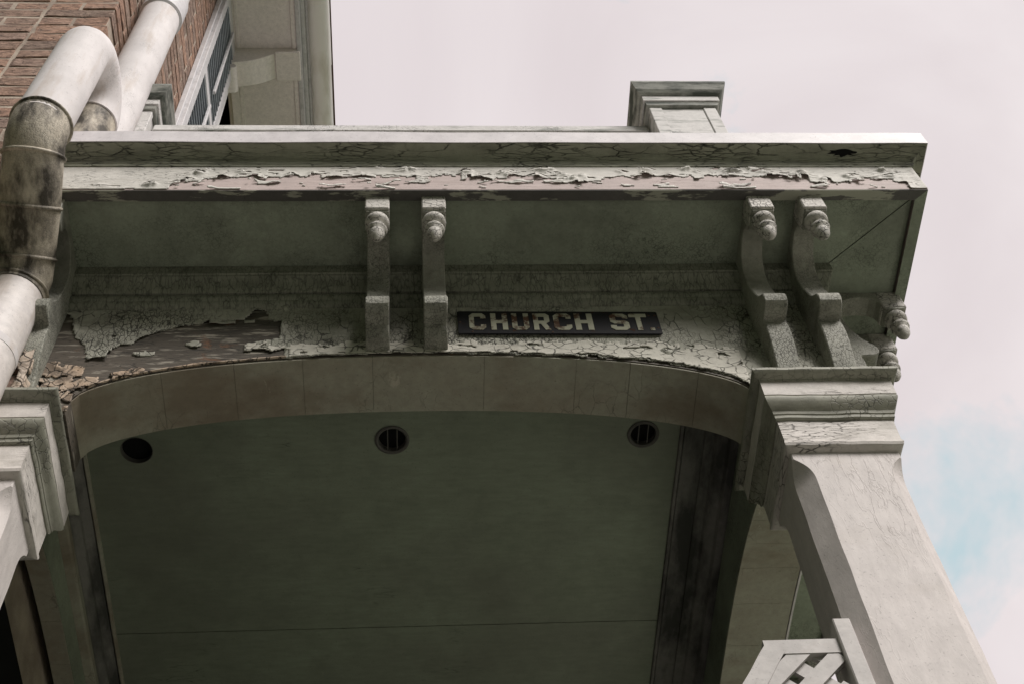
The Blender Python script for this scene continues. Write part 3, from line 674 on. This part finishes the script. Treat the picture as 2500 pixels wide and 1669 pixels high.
box('bottom_rail', 'rail', ral, -1.076, 1.060, 2.28, 2.335, 6.02, 6.07, .005)
box('handrail', 'rail', ral, 1.165, 1.255, 2.478, 4.492, 7.000, 7.066, .008)
for x in frange(-1.0, 1.0, .15): box('baluster', 'rail', ral, x - .018, x + .018, 2.29, 2.325, 6.0705, 6.9995, .003)

# ------------------------------------------------------------------ brick house
XW, YF = -1.30, 1.95       # right-hand wall face and front wall face
house = empty('brick_house', (XW, YF, 0), 'old brown brick house with deep painted eave and grey louvred shutter', 'house')
wall = box('wall', 'mortar', house, -5.5, XW - .004, YF + .004, 9.0, 0, 11.6, .002)
CO, BL, BH = .105, .305, .0885
var = []
for k in range(6):
    bm = cbox(bmesh.new(), -.5, .5, -.5, .5, -.5, .5, .03, .0)
    for v in bm.verts:
        v.co += Vector((random.uniform(-.016, .016), random.uniform(-.02, .02), random.uniform(-.075, .075)))
    bmesh.ops.recalc_face_normals(bm, faces=bm.faces)
    me = bpy.data.meshes.new('brick'); bm.to_mesh(me); bm.free(); me.materials.append(M['brick']); var.append(me)
def brick(x0, x1, y0, y1, z):
    o = link('brick', random.choice(var), wall)
    o.location = ((x0 + x1) / 2 + random.uniform(-.002, .002), (y0 + y1) / 2 + random.uniform(-.003, .003), z + BH / 2)
    o.scale = (x1 - x0, y1 - y0, BH * random.uniform(.92, 1.05)); o.rotation_euler = (random.uniform(-.006, .006),) * 3
    return o
jn = .013
z0 = 5.44
rowend = {}
for r in range(56):
    z = z0 + r * CO
    if z > 11.15: break
    even = r % 2 == 0
    # corner
    if even: brick(XW - BL + jn, XW, YF, YF + .14, z); ys = YF + .15
    else: brick(XW - .146, XW, YF, YF + BL - jn, z); brick(XW - BL + jn, XW - .146 - jn, YF, YF + .1, z); ys = YF + BL
    # front, left of the straight joint beside the corner bricks
    if z < 8.5:
        xr = XW - BL - .004; xmin = -1.60 - (z - 5.4) * .17 - .25
        k = 0
        while xr > xmin:
            w_ = BL if (k + r) % 2 == 0 else .152
            brick(xr - w_ + jn, xr, YF, YF + .1, z); xr -= w_; k += 1
        rowend[r] = [xr]
    # right-hand face up to the shutter
    ymax = 2.99
    if z > 6.95 + 0.0:
        yy = ys; k = 0
        while yy < ymax - .03 and (z > 6.9):
            if z < 7.0 + (yy - 2.0) * 1.6: pass
            w_ = min(BL, ymax - yy)
            if z > 6.9 + (yy - 2.0) * 2.0: brick(XW - .1, XW, yy, yy + w_ - jn, z)
            yy += BL
# the rest of the front wall, beyond the bricks told apart above
bm = bmesh.new()
for r in range(-51, 56):
    z = z0 + r * CO
    if z < .02 or z > 11.4: continue
    if z < z0 - .01: xr = XW
    elif z < 8.5: xr = min(q for q in rowend[r]) if r in rowend else XW
    else: xr = XW - BL - .004
    k = 0
    while xr > -3.6:
        w_ = BL if (k + r) % 2 == 0 else .152
        cbox(bm, xr - w_ + jn, xr, YF + random.uniform(-.003, .003), YF + .06, z, z + BH * random.uniform(.93, 1.03), .003, .0025); xr -= w_; k += 1
tag(obj('brickwork', bm, 'brickwork', wall), kind='stuff')
# lower crumbling pier where the porch meets the house
pier = empty('brick_pier', (-1.2, 2.3, 4.8), 'crumbling brick pier with flaking plaster beside the downspout', 'pier')
box('core', 'mortar', pier, -1.34, -1.098, 2.155, 2.40, 4.802, 5.37, .01)
for r in range(5):
    z = 4.835 + r * CO
    a = -1.335; 
    for w_ in ((.12, .115) if r % 2 else (.235,)):
        o = link('brick', random.choice(var), pier); o.location = (a + w_ / 2 + random.uniform(-.006, .003), 2.195 + random.uniform(-.012, .006), z + BH / 2)
        o.scale = (w_ - jn, .1, BH); a += w_
us_ = frange(-1.165, -1.094, .006)
film('plaster_flake', 'plaster', pier, lambda u, v: (u, 2.138 + .012 * noise.noise(Vector((u * 30, v * 20, 0))), v), (0, -1, 0), us_, frange(4.81, 5.36, .007), lambda u, v: u > -1.125 + .045 * noise.noise(Vector((v * 16, u * 10, 4))), .004, .016, .5, .004, 2)
film('plaster_flake', 'plaster', pier, lambda u, v: (-1.093 + .004 * noise.noise(Vector((u * 30, v * 20, 0))), u, v), (1, 0, 0), frange(2.14, 2.198, .007), frange(4.81, 5.36, .007), lambda u, v: noise.noise(Vector((u * 20, v * 22, 9))) < .28, .003, .012, .5, .004, 5)
film('plaster_flake', 'plaster', pier, lambda u, v: (u, FY - .001, v), (0, -1, 0), frange(-1.09, -.78, .005), frange(4.81, 5.15, .005),
     lambda u, v: v > zlow(u) + .004 and v < max(4.90, arch(u) if u > -.96 else 4.95) + .10 * max(0, (-.86 - u) / .2) + .028 + .03 * noise.noise(Vector((u * 18, v * 13, 4))) and noise.noise(Vector((u * 24, v * 30, 7))) + .5 * noise.noise(Vector((u * 60, v * 70, 2))) < .24, .0025, .008, .5, .0025, 6)
dr = box('wall_shade_panel', 'dark', house, XW - .05, XW - .003, 2.42, 4.8, .32, 4.95)  # near-black sheet: deep shade on the left wall put into colour
# --- eave along the right-hand wall
ZE = 11.30
eave = box('eave_soffit', 'eave', house, XW - .02, -.80, 1.4, 8, ZE, ZE + .03)
box('frieze_board', 'eave', eave, XW - .005, -1.245, 1.4, 8, ZE - .02, ZE - .0005)
box('bead', 'eave', eave, -1.2445, -1.215, 1.4, 8, ZE - .012, ZE - .0005, .005)
box('edge_board', 'eave', eave, -.835, -.799, 1.4, 8, ZE - .014, ZE - .0005)
box('fascia_board', 'shutter_frame', eave, -.7985, -.765, 1.4, 8, ZE - .03, ZE + .14)
box('fascia_trim', 'shutter_frame', eave, -.7645, -.735, 1.4, 8, ZE + .05, ZE + .15)
box('fascia_trim', 'shutter_frame', eave, -.7345, -.715, 1.4, 8, ZE + .115, ZE + .20)
gx, gz, gr_ = -.640, ZE + .155, .082
for ya, yb in ((1.4, 3.586), (3.580, 8)):
    r_ = gr_ + (.003 if ya < 2 else 0)
    secs = []
    for y in (ya, yb):
        L = [(gx + r_ * math.cos(R(180 + 180 * k / 16)), y, gz + r_ * math.sin(R(180 + 180 * k / 16))) for k in range(17)]
        L += [(gx + (r_ - .006) * math.cos(R(360 - 180 * k / 16)), y, gz + (r_ - .006) * math.sin(R(360 - 180 * k / 16))) for k in range(17)]
        secs.append(L)
    obj('gutter', loft(secs), 'gutter', eave, smooth=R(40))
bm = tube([(gx + gr_ + .002, 1.4, gz), (gx + gr_ + .002, 8, gz)], .010, 10); obj('gutter_lip', bm, 'iron', eave, smooth=R(60))
# eave bracket, profile in the xz plane
pb = [(XW, ZE - .001), (XW, ZE - .40), (XW + .02, ZE - .43)]
for k in range(9):
    a = R(-110 + 200 * k / 8); pb.append((XW + .050 + .045 * math.cos(a), ZE - .375 + .05 * math.sin(a)))
for k in range(11):
    t = k / 10; pb.append((XW + .075 + .30 * t, ZE - .30 + .22 * t - .05 * math.sin(math.pi * t)))
pb += [(XW + .385, ZE - .10), (XW + .50, ZE - .10), (XW + .50, ZE - .001)]
obj('eave_bracket', prism(pb, 'y', 3.41, 3.60, .004), 'eave', eave, smooth=R(35))
obj('eave_bracket', prism(pb, 'y', 5.2, 5.39, .004), 'eave', eave, smooth=R(35))
box('bracket_pad', 'eave', eave, XW + .35, XW + .53, 3.395, 3.615, ZE - .13, ZE - .102, .004)
# --- window and its louvred shutter, on the right-hand wall
win = box('window', 'glass', house, XW - .02, XW - .004, 3.46, 4.4, 8.4, 11.1)
box('frame', 'wframe', win, XW - .011, XW + .03, 3.52, 3.60, 8.4, 11.15)
box('frame', 'wframe', win, XW - .011, XW + .03, 4.36, 4.44, 8.4, 11.15)
box('sill', 'wframe', win, XW - .011, XW + .06, 3.45, 4.46, 8.33, 8.398)
shu = box('shutter', 'dark', house, XW + .012, XW + .018, 2.95, 3.50, 8.32, 11.22, .001)
for ya, yb in ((2.945, 3.015), (3.425, 3.495)): box('stile', 'shutter_frame', shu, XW + .019, XW + .058, ya, yb, 8.3, 11.24)
for za, zb in ((8.31, 8.42), (9.72, 9.82), (11.10, 11.23)): box('cross_rail', 'shutter_frame', shu, XW + .020, XW + .056, 3.0155, 3.4245, za, zb)
bm = bmesh.new(); cbox(bm, -.022, .022, 3.017, 3.423, -.004, .004, .002); bmesh.ops.recalc_face_normals(bm, faces=bm.faces)
meS = bpy.data.meshes.new('louvre'); bm.to_mesh(meS); bm.free(); meS.materials.append(M['shutter'])
for zz in frange(8.46, 9.68, .085) + frange(9.86, 11.06, .085):
    o = link('louvre', meS, shu); o.matrix_basis = Matrix.Translation((XW + .042, 0, zz)) @ Matrix.Rotation(R(48), 4, 'Y')
for za, zb in ((8.5, 9.66), (9.88, 11.04)): box('tilt_rod', 'shutter_frame', shu, XW + .066, XW + .084, 3.20, 3.222, za, zb)
box('edge_moulding', 'shutter_frame', shu, XW + .002, XW + .034, 2.925, 2.944, 8.3, 11.26)

# ------------------------------------------------------------------ downspouts
ds = empty('downspout', (-1.2, 2.09, 0), 'white round downspout with grimy black-stained elbow in front of the cornice corner', 'downspout')
X1, RP = -1.140, .089
path = [(X1, 1.935, 5.853), (X1, 1.935, 6.0), (X1, 1.935, 6.15), (X1, 1.935, 6.30)]
rise = obj('outlet_pipe', tube(path, RP * .93, 32), 'pipe_dirty', ds, smooth=R(40))
cy_, rb = (1.935 + 1.672) / 2, (1.935 - 1.672) / 2
obj('return_bend', tube([(X1, cy_ + rb * math.cos(R(a)), 6.28 + rb * 1.15 * math.sin(R(a))) for a in range(0, 181, 10)], RP, 32), 'pipe', ds, smooth=R(40))
obj('front_pipe', tube([(X1 + .002 * noise.noise(Vector((0, 0, z * 3))), 1.672, z) for z in frange(6.29, 5.60, .03)], RP, 40, .012), 'pipe', ds, smooth=R(40))
EP = [(X1, 1.672, 5.635), (X1, 1.674, 5.60), (X1 - .002, 1.690, 5.555), (X1 - .005, 1.725, 5.515), (X1 - .012, 1.79, 5.475), (X1 - .02, 1.86, 5.44), (X1 - .03, 1.93, 5.405), (X1 - .04, 2.0, 5.37), (X1 - .046, 2.045, 5.335), (X1 - .056, 2.07, 5.29), (X1 - .058, 2.075, 5.25)]
obj('elbow', tube(EP, RP + .002, 32, .02), 'pipe_dirty', ds, smooth=R(40))
def seam(p, d, r):
    p = Vector(p); d = Vector(d).normalized(); bm = tube([p - d * .007, p - d * .004, p, p + d * .004, p + d * .007], [r + .001, r + .0055, r + .0075, r + .0055, r + .001], 32)
    obj('seam_ring', bm, 'pipe_dirty', ds, smooth=R(60))
for i in (0, 3, 5, 7, 9): seam(EP[i], Vector(EP[min(i + 1, 10)]) - Vector(EP[max(i - 1, 0)]), RP + .002)
obj('lower_pipe', tube([(X1 - .058 + .002 * noise.noise(Vector((0, 4, z * 3))), 2.075, z) for z in frange(5.26, .05, .05)], RP * .985, 40, .012), 'pipe_stained', ds, smooth=R(40))
bm = tube([(X1 - .058, 2.075, 4.93), (X1 - .058, 2.075, 4.90)], [RP * .985 + .003, RP * .985 + .0015], 32); obj('joint', bm, 'pipe', ds, smooth=R(40))
vp = empty('vent_pipe', (-1.195, 2.11, 5.85), 'thick straight white soil pipe running up the brick wall behind the curved downspout', 'pipe')
obj('pipe', tube([(-1.182 + .0025 * noise.noise(Vector((1, 0, z * 2))), 2.13, z) for z in frange(5.853, 8.08, .04)], .092, 40, .012), 'pipe', vp, smooth=R(40))
obj('coupling', tube([(-1.182, 2.13, 8.06), (-1.182, 2.13, 8.07), (-1.182, 2.13, 8.30)], [.094, .103, .103], 32), 'shutter_frame', vp, smooth=R(40))
obj('upper_pipe', tube([(-1.182, 2.13, 8.30), (-1.182, 2.13, 11.0)], .092, 32), 'pipe', vp, smooth=R(40))

# ------------------------------------------------------------------ lattice screen between the columns
lat = empty('lattice_screen', (.0, 2.22, .32), 'white diagonal lattice screen with scooped top fixed to the right porch column', 'lattice')
LY = 2.205
def topz(x):    # scooped top edge; the left half has sunk a little
    q = min(1., abs(x) / .82); return (3.842 if x > 0 else 3.745 + .097 * (x + .99)) - .42 * (1 - q ** 3.6) if x > 0 else 3.842 - .42 * (1 - q ** 3.6) - .097 * q * q
ZL = 2.4
for s in (1, -1):
    box('stile', 'lattice', lat, *sorted((s * .993, s * 1.036)), LY - .012, LY + .05, .33, 3.90 if s > 0 else 3.80, .003)
    dz = 0 if s > 0 else -.097
    sec = [[(s * x, LY, 3.844 + dz), (s * x, LY + .026, 3.844 + dz), (s * x, LY + .026, 3.800 + dz), (s * x, LY, 3.800 + dz)] for x in (.815, .9, .9925)]
    obj('top_rail', loft(sec), 'lattice', lat)
crv = [(x, topz(x)) for x in frange(-.825, .825, .03)]
sec = []
for i, (x, z) in enumerate(crv):
    a = Vector(crv[min(i + 1, len(crv) - 1)]) - Vector(crv[max(i - 1, 0)]); n_ = Vector((a.y, -a.x)).normalized() * .048
    sec.append([(x, LY - .001, z), (x, LY + .027, z), (x + n_.x, LY + .027, z + n_.y), (x + n_.x, LY - .001, z + n_.y)])
obj('curved_rail', loft(sec), 'lattice', lat)
box('bottom_rail', 'lattice', lat, -.9925, .9925, LY, LY + .027, ZL, ZL + .05)
def slat(c0, dirn, ya, yb):
    """45 degree lath through (x, z) with z = c0 + dirn * x"""
    runx = [x for x in frange(-.985, .985, .01) if ZL + .05 < c0 + dirn * x < topz(x) - .02]
    if len(runx) < 4: return
    segs = []; cur = [runx[0]]
    for x in runx[1:]:
        if x - cur[-1] > .015: segs.append(cur); cur = [x]
        else: cur.append(x)
    segs.append(cur)
    for s_ in segs:
        if len(s_) < 4: continue
        a = Vector((s_[0], 0, c0 + dirn * s_[0])); b2 = Vector((s_[-1], 0, c0 + dirn * s_[-1]))
        n_ = Vector((-(b2 - a).z, 0, (b2 - a).x)).normalized() * .020
        bm = bmesh.new(); v = []
        for p in (a, b2):
            for sg, y in ((1, ya), (-1, ya), (-1, yb), (1, yb)): v.append(bm.verts.new((p.x + n_.x * sg, y, p.z + n_.z * sg)))
        bm.faces.new(v[:4]); bm.faces.new(v[4:])
        for i in range(4): bm.faces.new((v[(i - 1) % 4], v[i], v[4 + i], v[4 + (i - 1) % 4]))
        obj('lath', bm, 'lattice', lat)
for k in range(60):
    c0 = 1.42 + k * .098 * 1.0
    slat(c0 + .02, 1, LY + .002, LY + .0125)
    slat(c0, -1, LY + .013, LY + .0235)
